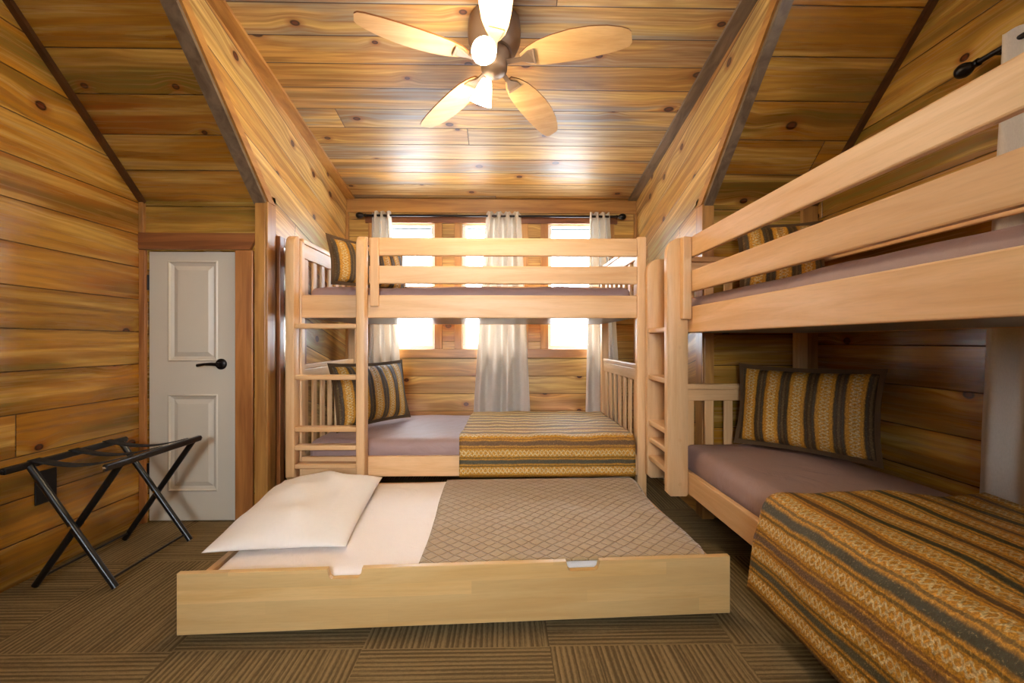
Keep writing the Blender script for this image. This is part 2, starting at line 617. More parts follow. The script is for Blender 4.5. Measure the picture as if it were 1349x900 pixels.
def soft_box(lo, hi, r, n=(40, 24, 6), amp=.004, freq=4., puff=0.):
    """Rounded slab with slightly uneven faces (mattress)."""
    bm = bmesh.new()
    c = Vector([(lo[i] + hi[i]) / 2 for i in range(3)])
    h = Vector([(hi[i] - lo[i]) / 2 for i in range(3)])
    cache = {}

    def vert(p):
        key = (round(p[0], 5), round(p[1], 5), round(p[2], 5))
        if key in cache:
            return cache[key]
        P = Vector((p[0] * h.x, p[1] * h.y, p[2] * h.z))
        I = Vector([max(-(h[i] - r), min(h[i] - r, P[i])) for i in range(3)])
        d = P - I
        if d.length > 1e-9:
            d.normalize()
        Q = I + d * r
        w = c + Q
        nz = noise.noise(w * freq) * amp
        Q = Q + d * nz
        if p[2] > 0:
            Q.z += puff * (1 - p[0] ** 4) * (1 - p[1] ** 4)
        v = bm.verts.new(c + Q)
        cache[key] = v
        return v
    for ax in range(3):
        o = [i for i in range(3) if i != ax]
        for s in (-1, 1):
            for i in range(n[o[0]]):
                for j in range(n[o[1]]):
                    qd_ = []
                    for a, b in ((i, j), (i + 1, j), (i + 1, j + 1), (i, j + 1)):
                        p = [0, 0, 0]
                        p[ax] = s
                        # squeeze samples towards the rim so that the rounding is resolved
                        ta, tb = 2 * a / n[o[0]] - 1, 2 * b / n[o[1]] - 1
                        p[o[0]] = math.sin(ta * PI / 2) * .5 + ta * .5
                        p[o[1]] = math.sin(tb * PI / 2) * .5 + tb * .5
                        qd_.append(vert(p))
                    try:
                        bm.faces.new(qd_ if s > 0 else qd_[::-1])
                    except ValueError:
                        pass
    return bm


def pillow_mesh(w, h, t, nu=44, nv=30, sag=.0, seed=0., pinch=.05, wr=.012, power=.42):
    """Cushion in its own space: x across w, y along h, thickness on z. UV: u along y, v along x (metres)."""
    bm = bmesh.new()
    uvl = bm.loops.layers.uv.new('UVMap')

    def pt(a, b, s):
        u, v = 2 * a - 1, 2 * b - 1
        x = w / 2 * u * (1 - pinch * (1 - v * v) * u * u)
        y = h / 2 * v * (1 - pinch * (1 - u * u) * v * v)
        th = t / 2 * max(0., (1 - u ** 2) * (1 - v ** 2)) ** power
        nn = noise.noise(Vector((x * 6 + seed, y * 6, s * 3 + seed))) * wr * (th / (t / 2))
        return Vector((x, y + sag * (1 - u * u), s * th + nn))
    for s in (1, -1):
        V = {}
        for i in range(nu + 1):
            for j in range(nv + 1):
                a = .5 - .5 * math.cos(PI * i / nu)
                b = .5 - .5 * math.cos(PI * j / nv)
                V[i, j] = (bm.verts.new(pt(a, b, s)), a, b)
        for i in range(nu):
            for j in range(nv):
                ks = [(i, j), (i + 1, j), (i + 1, j + 1), (i, j + 1)]
                if s < 0:
                    ks = ks[::-1]
                fa = bm.faces.new([V[x][0] for x in ks])
                for l, x in zip(fa.loops, ks):
                    l[uvl].uv = (V[x][2] * h, V[x][1] * w)
    bmesh.ops.remove_doubles(bm, verts=bm.verts, dist=1e-4)
    return bm


# ------------------------------------------------------------------ the setting
def struct(name, bm, mat, label, cat, parent=None, smooth=False):
    o = obj(name, bm, mat, parent, smooth=smooth)
    if parent is None:
        tag(o, label, cat, kind='structure')
    return o


struct('floor', bx((XL - .1, YB - .1, -.06), (XR + .1, YW + .15, 0), 0), 'carpet',
       'brown and grey striped carpet tile floor of the bunk room', 'floor')

bm = bmesh.new()
prism(bm, [(XL, YB, 0), (XL, YW + .1, 0), (XL, YW + .1, ZJ + .2), (XL, YB, ZJ + .2)], (-.12, 0, 0))
struct('wall_left', bm, 'pine_left', 'knotty pine plank gable wall on the left behind the luggage rack', 'wall')

# right gable wall with a window opening
W4 = (.62, 1.30, 1.30, 1.98)     # y0, y1, z0, z1
bm = bmesh.new()
for a, b in (((YB, 0), (W4[0], ZJ + .2)), ((W4[1], 0), (YW + .1, ZJ + .2)), ((W4[0], 0), (W4[1], W4[2])), ((W4[0], W4[3]), (W4[1], ZJ + .2))):
    box(bm, (XR, a[0], a[1]), (XR + .12, b[0], b[1]))
struct('wall_right', bm, 'pine_right', 'knotty pine plank gable wall on the right behind the large bunk bed', 'wall')

# knee wall with the low door
D0, D1, DZ = -1.998, -1.504, 1.533
bm = bmesh.new()
box(bm, (XL, YK, 0), (D0, YK + .1, ZK + .05))
box(bm, (D1, YK, 0), (DL, YK + .1, ZK + .05))
box(bm, (D0, YK, DZ), (D1, YK + .1, ZK + .05))
struct('wall_door', bm, 'pine_knee', 'low pine knee wall around the white door', 'wall')
struct('wall_light_block', bx((XL, YK + .1, 0), (DL - .06, YK + .14, ZK - .03), 0), 'trimdark_z',  # unseen panel added so no sky light leaks around the door
       'dark backing added behind the white door to stop light leaking', 'wall')
struct('wall_knee', bx((DR, YK, 0), (XR, YK + .1, ZK + .05), 0), 'pine_knee',
       'low pine knee wall behind the headboard of the right bunk', 'wall')

# alcove cheeks
for nm, x, dx, lb in (('wall_alcove_left', DL, -.05, 'pine cheek wall on the left side of the window alcove'),
                      ('wall_alcove_right', DR, .04, 'pine cheek wall on the right side of the window alcove')):
    bm = bmesh.new()
    prism(bm, [(x, YK + .1, 0), (x, YW + .1, 0), (x, YW + .1, ZW + .1), (x, YJ - .15, zdorm(YJ - .15) + .02), (x, YJ, ZJ),
               (x, YK + .006, zroof(YK + .006)), (x, YK + .006, ZK - .06), (x, YK + .1, ZK - .06)], (dx, 0, 0))
    struct(nm, bm, 'pine_cheek', lb, 'wall')
# the cheek's edge beside the knee wall
# window wall with three openings
WZ0, WZ1 = .955, 2.036
WX = [(-1.085, -.584), (-.349, .156), (.393, .902)]
bm = bmesh.new()
xs = [DL - .1] + [v for w_ in WX for v in w_] + [DR + .1]
box(bm, (xs[0], YW, 0), (xs[-1], YW + .12, WZ0))
box(bm, (xs[0], YW, WZ1), (xs[-1], YW + .12, ZW + .1))
for i in range(0, len(xs), 2):
    box(bm, (xs[i], YW, WZ0), (xs[i + 1], YW + .12, WZ1))
struct('wall_window', bm, 'pine_window', 'pine plank wall with three windows at the end of the alcove', 'wall')

# wall behind the photographer, with an unseen opening added for the fill lamp
bm = bmesh.new()
for a, b in (((XL, 0), (-.65, ZJ + .2)), ((.15, 0), (XR, ZJ + .2)), ((-.65, 0), (.15, 1.15)), ((-.65, 1.9), (.15, ZJ + .2))):
    box(bm, (a[0], YB - .12, a[1]), (b[0], YB, b[1]))
struct('wall_rear', bm, 'pine_window', 'pine plank wall behind the photographer', 'wall')

# ceilings
def slab(pts, n, mat, name, label):
    bm = bmesh.new()
    prism(bm, pts, n)
    return struct(name, bm, mat, label, 'ceiling')


slab([(XL, YK + .1, zroof(YK + .1)), (DL - .02, YK + .1, zroof(YK + .1)), (DL - .02, YJ, ZJ), (XL, YJ, ZJ)], (0, .06, .08), 'pine_roof',
     'ceiling_left', 'steep pine plank roof slope above the white door')
slab([(DR + .02, YK + .1, zroof(YK + .1)), (XR, YK + .1, zroof(YK + .1)), (XR, YJ, ZJ), (DR + .02, YJ, ZJ)], (0, .06, .08), 'pine_roof',
     'ceiling_right', 'steep pine plank roof slope above the right bunk bed')
slab([(DL, YW + .1, zdorm(YW + .1)), (DR, YW + .1, zdorm(YW + .1)), (DR, YJ, ZJ), (DL, YJ, ZJ)], (0, 0, .08), 'pine_ceiling',
     'ceiling', 'pine plank dormer ceiling carrying the fan')
slab([(XL, YJ, ZJ), (XR, YJ, ZJ), (XR, YB, ZJ), (XL, YB, ZJ)], (0, 0, .08), 'pine_ceiling', 'ceiling_rear',
     'flat pine plank ceiling over the photographer')
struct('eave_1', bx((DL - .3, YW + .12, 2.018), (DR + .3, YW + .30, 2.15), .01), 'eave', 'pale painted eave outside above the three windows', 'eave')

# trims -------------------------------------------------------------
tn = [0]


def trim(bm, mat, label):
    tn[0] += 1
    return struct('trim_%d' % tn[0], bm, mat, label, 'trim')


def slope_board(x0, x1, ya, yb, zf, th, lab, mat):
    """A board lying under the roof surface from ya to yb, th thick."""
    bm = bmesh.new()
    prism(bm, [(x0, ya, zf(ya)), (x1, ya, zf(ya)), (x1, yb, zf(yb)), (x0, yb, zf(yb))], (0, -.6 * th, -.8 * th))
    trim(bm, mat, lab)


def cheek_board(x, dx, ya, yb, zf, w, th, lab, mat):
    """A board on a cheek wall along the edge zf, w high, th thick into dx."""
    bm = bmesh.new()
    prism(bm, [(x, ya, zf(ya)), (x, yb, zf(yb)), (x, yb, zf(yb) - w), (x, ya, zf(ya) - w)], (dx * th, 0, 0))
    trim(bm, mat, lab)


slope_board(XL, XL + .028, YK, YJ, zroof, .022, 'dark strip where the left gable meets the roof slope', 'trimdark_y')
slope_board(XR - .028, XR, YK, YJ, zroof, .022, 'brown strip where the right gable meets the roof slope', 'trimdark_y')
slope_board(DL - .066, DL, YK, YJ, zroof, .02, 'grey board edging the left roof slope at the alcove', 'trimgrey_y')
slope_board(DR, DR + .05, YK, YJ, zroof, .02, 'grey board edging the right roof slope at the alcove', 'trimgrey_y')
# boards on the cheeks under the roof edge
for x, s, lb in ((DL, 1, 'orange pine board along the sloping edge of the left cheek'), (DR, -1, 'orange pine board along the sloping edge of the right cheek')):
    bm = bmesh.new()
    y0, y1 = YK, YJ + .1
    off = .075
    prism(bm, [(x, y0, zroof(y0)), (x, y1, zroof(y1)), (x, y1 + off, zroof(y1)), (x, y0 + off, zroof(y0))], (s * .012, 0, 0))
    trim(bm, 'trim_y', lb)
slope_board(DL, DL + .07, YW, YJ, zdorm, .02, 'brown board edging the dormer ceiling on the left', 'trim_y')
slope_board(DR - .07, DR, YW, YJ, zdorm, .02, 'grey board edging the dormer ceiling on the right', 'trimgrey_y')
trim(bx((DL, YW - .022, ZW - .125), (DR, YW, ZW - .005)), 'trim_x', 'pine board across the window wall under the ceiling')
trim(bx((DL, YW - .045, 0), (DL + .02, YW - .0, ZW - .13)), 'trim_z', 'corner strip left of the three windows')
trim(bx((DR - .02, YW - .045, 0), (DR, YW, ZW - .13)), 'trim_z', 'corner strip right of the three windows')
trim(bx((DL - .058, YK - .02, 0), (DL, YK, ZK - .01)), 'trim_z', 'upright corner board between the white door and the alcove')
trim(bx((DL, YK - .02, 0), (DL + .014, YK + .075, ZK - .003)), 'trim_z', 'upright corner board at the left mouth of the alcove')
trim(bx((DR - .014, YK - .02, 0), (DR, YK + .07, ZK - .003)), 'trim_z', 'upright corner board at the right mouth of the alcove')
trim(bx((DR, YK - .02, 0), (DR + .055, YK, ZK - .01)), 'trim_z', 'upright corner board behind the right bunk ladder')
trim(bx((XR - .09, YK - .025, 0), (XR, YK, ZK - .01)), 'trim_z', 'upright corner post behind the right bunk bed')
trim(bx((XL, YK - .022, 1.63), (XL + .026, YK, ZK - .01)), 'trim_z', 'short corner strip above the white door')
# door casing
trim(bx((XL, YK - .02, 0), (D0 - .002, YK, DZ + .002)), 'casing_v', 'narrow left casing of the white door')
trim(bx((D1 + .002, YK - .022, 0), (D1 + .1, YK, DZ)), 'casing_v', 'right casing board of the white door')
bm = bmesh.new()
prism(bm, [(XL, YK - .024, DZ + .004), (D1 + .085, YK - .024, DZ + .004), (D1 + .112, YK - .024, DZ + .06), (D1 + .112, YK - .024, DZ + .095), (XL, YK - .024, DZ + .095)], (0, .024, 0))
trim(bm, 'casing', 'red-brown head casing above the white door')
# window casings
for i, (a, b) in enumerate(WX):
    nm = ('left', 'middle', 'right')[i]
    bm = bmesh.new()
    for x0, x1, z0, z1 in ((a - .065, a, WZ0, WZ1), (b, b + .065, WZ0, WZ1)):
        box(bm, (x0, YW - .02, z0), (x1, YW, z1), .003)
    trim(bm, 'trim_z', 'upright pine casings of the %s window' % nm)
trim(bx((WX[0][0] - .09, YW - .024, WZ1), (WX[2][1] + .09, YW, WZ1 + .075)), 'casing', 'pine head casing over the three windows')
trim(bx((WX[0][0] - .09, YW - .03, WZ0 - .075), (WX[2][1] + .09, YW, WZ0)), 'trim_x', 'pine apron board under the three windows')

# windows -------------------------------------------------------------
for i, (a, b) in enumerate(WX):
    nm = ('left', 'middle', 'right')[i]
    w = thing('window_%d' % (i + 1), ((a + b) / 2, YW + .05, WZ0), 'white framed %s window of the three in the alcove' % nm, 'window', kind='structure')
    f = .032
    bm = bmesh.new()
    box(bm, (a, YW + .02, WZ0), (b, YW + .08, WZ0 + f), .004)
    box(bm, (a, YW + .02, WZ1 - f * .6), (b, YW + .08, WZ1), .004)
    box(bm, (a, YW + .02, WZ0 + f), (a + f, YW + .08, WZ1 - f * .6), .004)
    box(bm, (b - f, YW + .02, WZ0 + f), (b, YW + .08, WZ1 - f * .6), .004)
    obj('window_frame', bm, 'vinyl', w)
    obj('window_pane', bx((a + f, YW + .048, WZ0 + f), (b - f, YW + .053, WZ1 - f * .6), 0), 'glass', w)
w = thing('window_4', (XR + .05, (W4[0] + W4[1]) / 2, W4[2]), 'window in the right gable wall behind the curtain', 'window', kind='structure')
bm = bmesh.new()
for a, b in (((W4[0], W4[2]), (W4[1], W4[2] + .035)), ((W4[0], W4[3] - .035), (W4[1], W4[3])),
             ((W4[0], W4[2] + .035), (W4[0] + .035, W4[3] - .035)), ((W4[1] - .035, W4[2] + .035), (W4[1], W4[3] - .035))):
    box(bm, (XR + .02, a[0], a[1]), (XR + .08, b[0], b[1]), .004)
obj('window_frame', bm, 'vinyl', w)
obj('window_pane', bx((XR + .048, W4[0] + .035, W4[2] + .035), (XR + .053, W4[1] - .035, W4[3] - .035), 0), 'glass', w)

# door -----------------------------------------------------------------
dr = thing('door_1', (D0, YK + .03, 0), 'low white two-panel door in the knee wall', 'door', kind='structure')
bm = bmesh.new()
yf, yb = YK + .005, YK + .04
px0, px1 = -1.893, -1.612
pz = [(.17, .722), (.905, 1.478)]
g = .004
zs = [g + .004] + [v for p in pz for v in p] + [DZ - .006]
box(bm, (D0 + g, yf, zs[0]), (px0, yb, zs[-1]))
box(bm, (px1, yf, zs[0]), (D1 - g, yb, zs[-1]))
for a, b in ((zs[0], zs[1]), (zs[2], zs[3]), (zs[4], zs[5])):
    box(bm, (px0, yf, a), (px1, yb, b))
for a, b in pz:     # moulded rim and raised field
    r = [(0, 0), (.008, -.004), (.014, .006), (.03, .012), (.055, .002)]
    loops = []
    for ins, dy in r:
        loops.append([bm.verts.new((x, yf + dy, z)) for x, z in ((px0 + ins, a + ins), (px1 - ins, a + ins), (px1 - ins, b - ins), (px0 + ins, b - ins))])
    for l0, l1 in zip(loops, loops[1:]):
        for j in range(4):
            bm.faces.new((l0[j], l0[(j + 1) % 4], l1[(j + 1) % 4], l1[j]))
    bm.faces.new(loops[-1])
obj('door_slab', bm, 'door_paint', dr)
bm = bmesh.new()
hc = (-1.592, yf, .892)
lathe(bm, [(0.0005, -.0), (.031, 0), (.031, .006), (.026, .011), (.012, .013), (.012, .045), (.0005, .047)], axis_matrix(hc, (0, -1, 0)))
tube(bm, [(hc[0], yf - .04, hc[2]), (hc[0] - .03, yf - .043, hc[2] + .002), (hc[0] - .07, yf - .042, hc[2] + .001), (hc[0] - .112, yf - .038, hc[2] - .006)], [.010, .009, .0075, .009], 10)
obj('door_handle', bm, 'dark_bronze', dr, smooth=True, label='dark bronze lever handle')
for z in (1.31, .25):
    bm = bmesh.new()
    tube(bm, [(D0 + .001, yf - .006, z), (D0 + .001, yf - .006, z + .085)], .006, 8)
    obj('hinge', bm, 'dark_bronze', dr, smooth=True)

# ------------------------------------------------------------------ bunk beds
def bunk(origin, rz, label, L, W, H, lad, rung_z, post_z0, lad_w, block, slat_n, head_low, head_up, up_top, legs_in):
    """Local space: x along the bed from the ladder end, y from the aisle side, z up."""
    t = thing('bunk_bed', origin, label, 'bunk bed', 'pale birch bunk beds', rz)

    def P(name, bm, mat, par=None, smooth=False):
        return obj(name, bm, mat, par or t, local=True, smooth=smooth)
    ps = .056
    # posts
    for x0 in (H['px'], L - ps):
        for y0 in (0.0, W - ps):
            if x0 < .2 and y0 == 0:
                P('post', bx((x0, .004, post_z0), (x0 + ps, ps, up_top - .02), .008), 'birch_z')
            else:
                P('post', bx((x0, y0, post_z0), (x0 + ps, y0 + ps, up_top + (.012 if y0 == 0 else 0)), .008), 'birch_z')
    if legs_in:
        for x0 in (.2, L - .3):
            for y0 in (.36, W - .16):
                P('foot', bx((x0, y0, 0), (x0 + .07, y0 + .07, H['low'][0] + .002), .006), 'birch_z')
    x0, x1 = H['px'] + ps, L - ps
    # side rails, guard rails on the aisle side and the wall side
    for nm, (a, b), ya, th in (('side_rail', H['beam'], 0., .026), ('side_rail', H['low'], 0., .026),
                               ('side_rail', H['beam'], W - .03, .026), ('side_rail', H['low'], W - .03, .026)):
        P(nm, bx((x0, ya, a), (x1, ya + th, b), .005), 'birch_x')
    gx0 = lad[1] + .003
    for a, b in (H['mid'], H['top']):
        P('guard_rail', bx((gx0, -.002, a), (x1, .021, b), .006), 'birch_x')
        P('guard_rail', bx((x0, W - .026, a), (x1, W - .004, b), .006), 'birch_x')
    P('guard_post', bx((block[0], -block[2], H['beam'][0] + .065), (block[1], -.003, up_top - .004), .005), 'birch_z')
    # platforms
    P('platform', bx((x0, .027, H['beam'][0] + .002), (x1, W - .031, H['beam'][0] + .024), .002), 'platform')
    P('platform', bx((x0, .027, H['low'][0] + .01), (x1, W - .031, H['low'][0] + .032), .002), 'platform')
    # slatted ends
    for xe in (H['px'] + .014, L - ps + .014):
        for base, (z0, z1) in ((H['low'][0] + .03, head_low), (H['beam'][0] + .03, head_up)):
            bm = bmesh.new()
            th = .026
            box(bm, (xe, ps, z0), (xe + th, W - ps, z1 - .03), .004)
            box(bm, (xe - .004, ps, z1 - .03), (xe + th + .004, W - ps, z1), .006)
            box(bm, (xe, ps, base), (xe + th, W - ps, base + .09), .004)
            hb = P('headboard' if xe < 1 else 'footboard', bm, 'birch_y')
            n = slat_n
            pitch = (W - 2 * ps) / n
            for i in range(n):
                yc = ps + (i + .5) * pitch
                P('slat', bx((xe + .006, yc - pitch * .22, base + .088), (xe + .020, yc + pitch * .22, z0 + .002), .003), 'birch_z', hb)
    # ladder
    ld = None
    zt, zb = up_top, .236
    for i, xr in enumerate((lad[0], lad[1] - H['lt'])):
        bm = bmesh.new()
        r = min(.07, lad_w * .8)
        prof = [(0, zb + .015), (-.015, zb)] if False else []
        zt_ = zt + (.0 if i == 1 else H['lo'])
        pts = [(-.002, zb + .01), (-.012, zb)]
        pts += [(-lad_w + .02, zb), (-lad_w, zb + .02)]
        for a in range(0, 7):
            an = PI - a * PI / 12
            pts.append((-lad_w + r + r * math.cos(an), zt_ - r + r * math.sin(an)))
        pts.append((-.002, zt_))
        prism(bm, [(xr, y, z) for y, z in pts], (H['lt'], 0, 0))
        es = [e for e in bm.edges if abs(e.verts[0].co.x - e.verts[1].co.x) < 1e-6]
        bmesh.ops.bevel(bm, geom=es, offset=.005, segments=2, profile=.5, affect='EDGES')
        if ld is None:
            ld = P('ladder', bm, 'birch_z', smooth=True)
        else:
            P('stile', bm, 'birch_z', ld, smooth=True)
            if legs_in:
                for z in (1.36, 1.10, .99, .52, .30):
                    bm = bmesh.new()
                    tube(bm, [(lad[1] - .001, -lad_w * .42, z), (lad[1] + .0015, -lad_w * .42, z)], .009, 12)
                    P('screw_plug', bm, 'birch_x', ld, smooth=True)
    for z in rung_z:
        P('rung', bx((lad[0] + H['lt'], -lad_w + .006, z - .014), (lad[1] - H['lt'], -.006, z + .014), .006), 'birch_x', ld)
    return t


bunk((-1.222, 2.662, 0), 0, 'pale birch bunk bed across the window alcove behind the pulled-out trundle', 2.07, 1.02,
     dict(px=0., beam=(1.157, 1.29), low=(.234, .352), mid=(1.356, 1.461), top=(1.519, 1.625), lt=.048, lo=0.),
     (0., .442), (1.107, .816, .522, .418, .314), 0., .076, (.457, .506, .022), 7, (.785, .885), (1.515, 1.63), 1.625, False)
bunk((.94, 2.582, 0), -PI / 2, 'tall pale birch bunk bed along the right gable wall', 2.08, .77,
     dict(px=.012, beam=(1.066, 1.195), low=(.246, .358), mid=(1.267, 1.374), top=(1.440, 1.544), lt=.042, lo=-.05),
     (-.058, .30), (1.082, .817, .557, .460, .356), .246, .11, (.30, .345, .046), 6, (.688, .781), (1.40, 1.495), 1.545, True)

# ------------------------------------------------------------------ mattresses
def mattress(lo, hi, mat, label, amp=.005, r=.045, parent_rot=None):
    bm = soft_box(lo, hi, r, amp=amp, puff=.006)
    o = obj('mattress', bm, mat, smooth='all')
    return tag(o, label, 'mattress', 'mattresses on the bunk beds')


mattress((-1.145, 2.706, 1.196), (.77, 3.632, 1.343), 'mauve_sheet', 'mattress in mauve sheet on the top bunk in the alcove', .01)
mattress((-1.145, 2.702, .276), (.77, 3.638, .438), 'mauve_sheet', 'mattress in mauve sheet on the lower bunk in the alcove', .006)
mattress((.984, .58, 1.106), (1.662, 2.50, 1.252), 'mauve_sheet', 'mattress in mauve sheet on the upper right bunk', .01)
mattress((.978, .58, .29), (1.668, 2.505, .462), 'mauve_sheet', 'mattress in mauve sheet on the lower right bunk', .006, .06)

# ------------------------------------------------------------------ trundle
TA = math.radians(2.65)
td = thing('trundle_bed', (-1.097, 1.554, 0), 'low birch trundle bed pulled out in front of the alcove bunk', 'trundle bed', None, TA)
TL, TDp = 1.928, 1.10
bm = bmesh.new()
z0, z1, nd = .03, .237, .036
def notch(a, b):
    return [(a, z1), (a + .004, z1 - nd + .008), (a + .014, z1 - nd), (b - .014, z1 - nd), (b - .004, z1 - nd + .008), (b, z1)]
prof = [(0, z0), (TL, z0), (TL, z1)] + list(reversed(notch(1.325, 1.445))) + list(reversed(notch(.495, .612))) + [(0, z1)]
prism(bm, [(x, 0, z) for x, z in prof], (0, .024, 0))
es = [e for e in bm.edges if abs(e.verts[0].co.y - e.verts[1].co.y) < 1e-6]
bmesh.ops.bevel(bm, geom=es, offset=.002, segments=1, affect='EDGES')
obj('front_board', bm, 'trundle_wood', td, True)
obj('side_board', bx((.03, .025, .05), (.054, TDp - .025, .195), .003), 'birch_y', td, True)
obj('side_board', bx((TL - .054, .025, .05), (TL - .03, TDp - .025, .195), .003), 'birch_y', td, True)
obj('back_board', bx((.03, TDp - .024, .05), (TL - .03, TDp, .195), .003), 'birch_x', td, True)
obj('base_panel', bx((.055, .025, .052), (TL - .055, TDp - .025, .07), 0), 'platform', td, True)
for x in (.18, TL - .18):
    for y in (.1, TDp - .12):
        bm = bmesh.new()
        tube(bm, [(x - .012, y, .026), (x + .012, y, .026)], .026, 14)
        obj('caster', bm, 'rubber', td, True, smooth=True)


def at_t(x, y, z):
    return WM[td] @ Vector((x, y, z))


bm = soft_box((.068, .036, .08), (TL - .068, TDp - .036, .209), .03, amp=.006, freq=5., puff=.006)
bmesh.ops.transform(bm, matrix=WM[td], verts=bm.verts)
tag(obj('mattress', bm, 'blush_sheet', smooth='all'), 'thin mattress in blush white sheet in the pulled-out trundle', 'mattress', 'mattresses on the bunk beds')

# ------------------------------------------------------------------ quilts
def solid(o, th):
    m = o.modifiers.new('thickness', 'SOLIDIFY')
    m.thickness = th
    m.offset = 1
    return o


def profile_sampler(pts):
    """Arc-length sampler for a rounded polyline of (a, z)."""
    acc = [0]
    for p, q_ in zip(pts, pts[1:]):
        acc.append(acc[-1] + math.dist(p, q_))

    def f(s):
        s *= acc[-1]
        for i in range(len(pts) - 1):
            if s <= acc[i + 1] or i == len(pts) - 2:
                tt = (s - acc[i]) / (acc[i + 1] - acc[i])
                return tuple(pts[i][k_] + (pts[i + 1][k_] - pts[i][k_]) * tt for k_ in range(2))
    return f, acc[-1]


def arc(cx, cz, r, a0, a1, n=8):
    return [(cx + r * math.cos(a0 + (a1 - a0) * i / n), cz + r * math.sin(a0 + (a1 - a0) * i / n)) for i in range(n + 1)]


# alcove lower bunk: profile in (y, z), from the wall to the hanging front
zt = .452
pr = [(3.60, zt), (3.2, zt + .003)] + arc(2.692, zt - .04, .044, PI / 2, PI) + [(2.646, .33), (2.643, .238)]
pf, plen = profile_sampler(pr)


def fq(a, b):
    y, z = pf(b)
    xl = -.25 + .02 * max(0, (y - 2.7))
    x = xl + (.772 - xl) * a
    x += .006 * noise.noise(Vector((b * 7, 3., 0)))
    top = max(0., min(1., (z - .40) / .04))
    n = noise.noise(Vector((x * 4, y * 4, 1.)))
    z += top * (.010 * n + .006 * noise.noise(Vector((x * 11, y * 3, 4.))) + .004)
    y -= (1 - top) * (.004 + .004 * noise.noise(Vector((x * 6, z * 5, 2.))))
    return (x, y, z)


bm = sheet_grid(60, 70, fq, lambda a, b: (a * 1.02, b * plen + .135))
o = solid(obj('quilt', bm, 'stripes', smooth='all'), .012)
tag(o, 'gold striped quilt over the foot of the lower bunk in the alcove', 'quilt', 'striped quilts')

# right lower bunk: profile in (x, z) from the wall to the hanging aisle side
zt = .474
pr = [(1.655, zt), (1.3, zt + .006)] + arc(.955, zt - .055, .058, PI / 2, PI) + [(.892, .34), (.888, .15)]
pf2, plen2 = profile_sampler(pr)


def fr_(a, b):
    x, z = pf2(b)
    hang = max(0., min(1., (.44 - z) / .1))
    y1 = 1.545 + .02 * math.sin(x * 7) + .07 * hang * (1 - z / .44)
    y = y1 - (y1 - .60) * a
    n = noise.noise(Vector((x * 5, y * 5, 7.)))
    top = max(0., min(1., (z - .43) / .04))
    z += top * (.012 * n + .006 + .006 * noise.noise(Vector((x * 13, y * 4, 4.))))
    x -= hang * (.005 + .018 * (.5 + .5 * noise.noise(Vector((y * 5, z * 2, 2.)))))
    return (x, y, z)


bm = sheet_grid(70, 60, fr_, lambda a, b: (a * 1.1, b * plen2 + .04))
o = solid(obj('quilt', bm, 'stripes', smooth='all'), .014)
tag(o, 'gold striped quilt hanging off the lower right bunk into the aisle', 'quilt', 'striped quilts')

# trundle quilt, local to the trundle
zt = .2185
def ft(a, b):
    x = .815 + .03 * (b - .5) + (1.868 - .815) * a
    y = .032 + (TDp - .07 - .032) * b
    x += .014 * math.sin(b * 9) * a + .006 * math.sin(b * 6) * (1 - a)
    z = zt + .004 + .006 * noise.noise(Vector((x * 5, y * 5, 9.))) + .004 * noise.noise(Vector((x * 12, y * 12, 3.)))
    ed = max(0., (a - .93) / .07)
    z = zt + (z - zt) * (1 - b ** 6) - .012 * ed * ed * (1 - b) + .012 * ed * math.sin(b * 22) * (1 - b)
    return WM[td] @ Vector((x, y, max(z, zt - .001)))


bm = sheet_grid(56, 56, ft, lambda a, b: (a * 1.07, b * 1.02))
o = solid(obj('quilt', bm, 'taupe', smooth='all'), .008)
tag(o, 'taupe diamond-stitched quilt spread on the trundle bed', 'quilt')

# ------------------------------------------------------------------ pillows
def place(bm, loc, x_dir, y_dir):
    """Pillow axes: x across, y up the pillow, z its face."""
    x = Vector(x_dir).normalized()
    y = Vector(y_dir)
    y = (y - x * y.dot(x)).normalized()
    z = x.cross(y)
    m = Matrix((x, y, z)).transposed().to_4x4()
    m.translation = loc
    bmesh.ops.transform(bm, matrix=m, verts=bm.verts)
    return bm


def flange_mesh(w, h, d):
    """Flat border ring around a sham, slightly pinched like the cushion."""
    bm = bmesh.new()
    n = 24
    rin, rout = [], []
    for side in range(4):
        for i in range(n):
            a = i / n
            u, v = [(2 * a - 1, -1), (1, 2 * a - 1), (1 - 2 * a, 1), (-1, 1 - 2 * a)][side]
            pin = .05
            x = w / 2 * u * (1 - pin * (1 - v * v) * u * u)
            y = h / 2 * v * (1 - pin * (1 - u * u) * v * v)
            k_ = 1 + .25 * (abs(u) * abs(v)) ** 3
            ox = x + d * k_ * (1 if u > .999 else -1 if u < -.999 else u ** 3)
            oy = y + d * k_ * (1 if v > .999 else -1 if v < -.999 else v ** 3)
            zz = .006 * noise.noise(Vector((x * 9, y * 9, 2.)))
            rin.append((x * .985, y * .985, 0))
            rout.append((ox, oy, zz))
    N = len(rin)
    tops = []
    for zo in (.003, -.003):
        a = [bm.verts.new((p[0], p[1], p[2] + zo)) for p in rin]
        b = [bm.verts.new((p[0], p[1], p[2] + zo * .6)) for p in rout]
        tops.append((a, b))
        for i in range(N):
            bm.faces.new((a[i], a[(i + 1) % N], b[(i + 1) % N], b[i]))
    for j in (0, 1):
        for i in range(N):
            bm.faces.new((tops[0][j][i], tops[0][j][(i + 1) % N], tops[1][j][(i + 1) % N], tops[1][j][i]))
    return bm


def sham(loc, xd, yd, w, h, t, label, seed):
    body = place(pillow_mesh(w, h, t, seed=seed), loc, xd, yd)
    o = obj('pillow', body, 'sham', smooth='all')
    tag(o, label, 'pillow', 'striped pillows on the bunks')
    obj('flange', place(flange_mesh(w, h, .02), loc, xd, yd), 'flange', o)
    return o


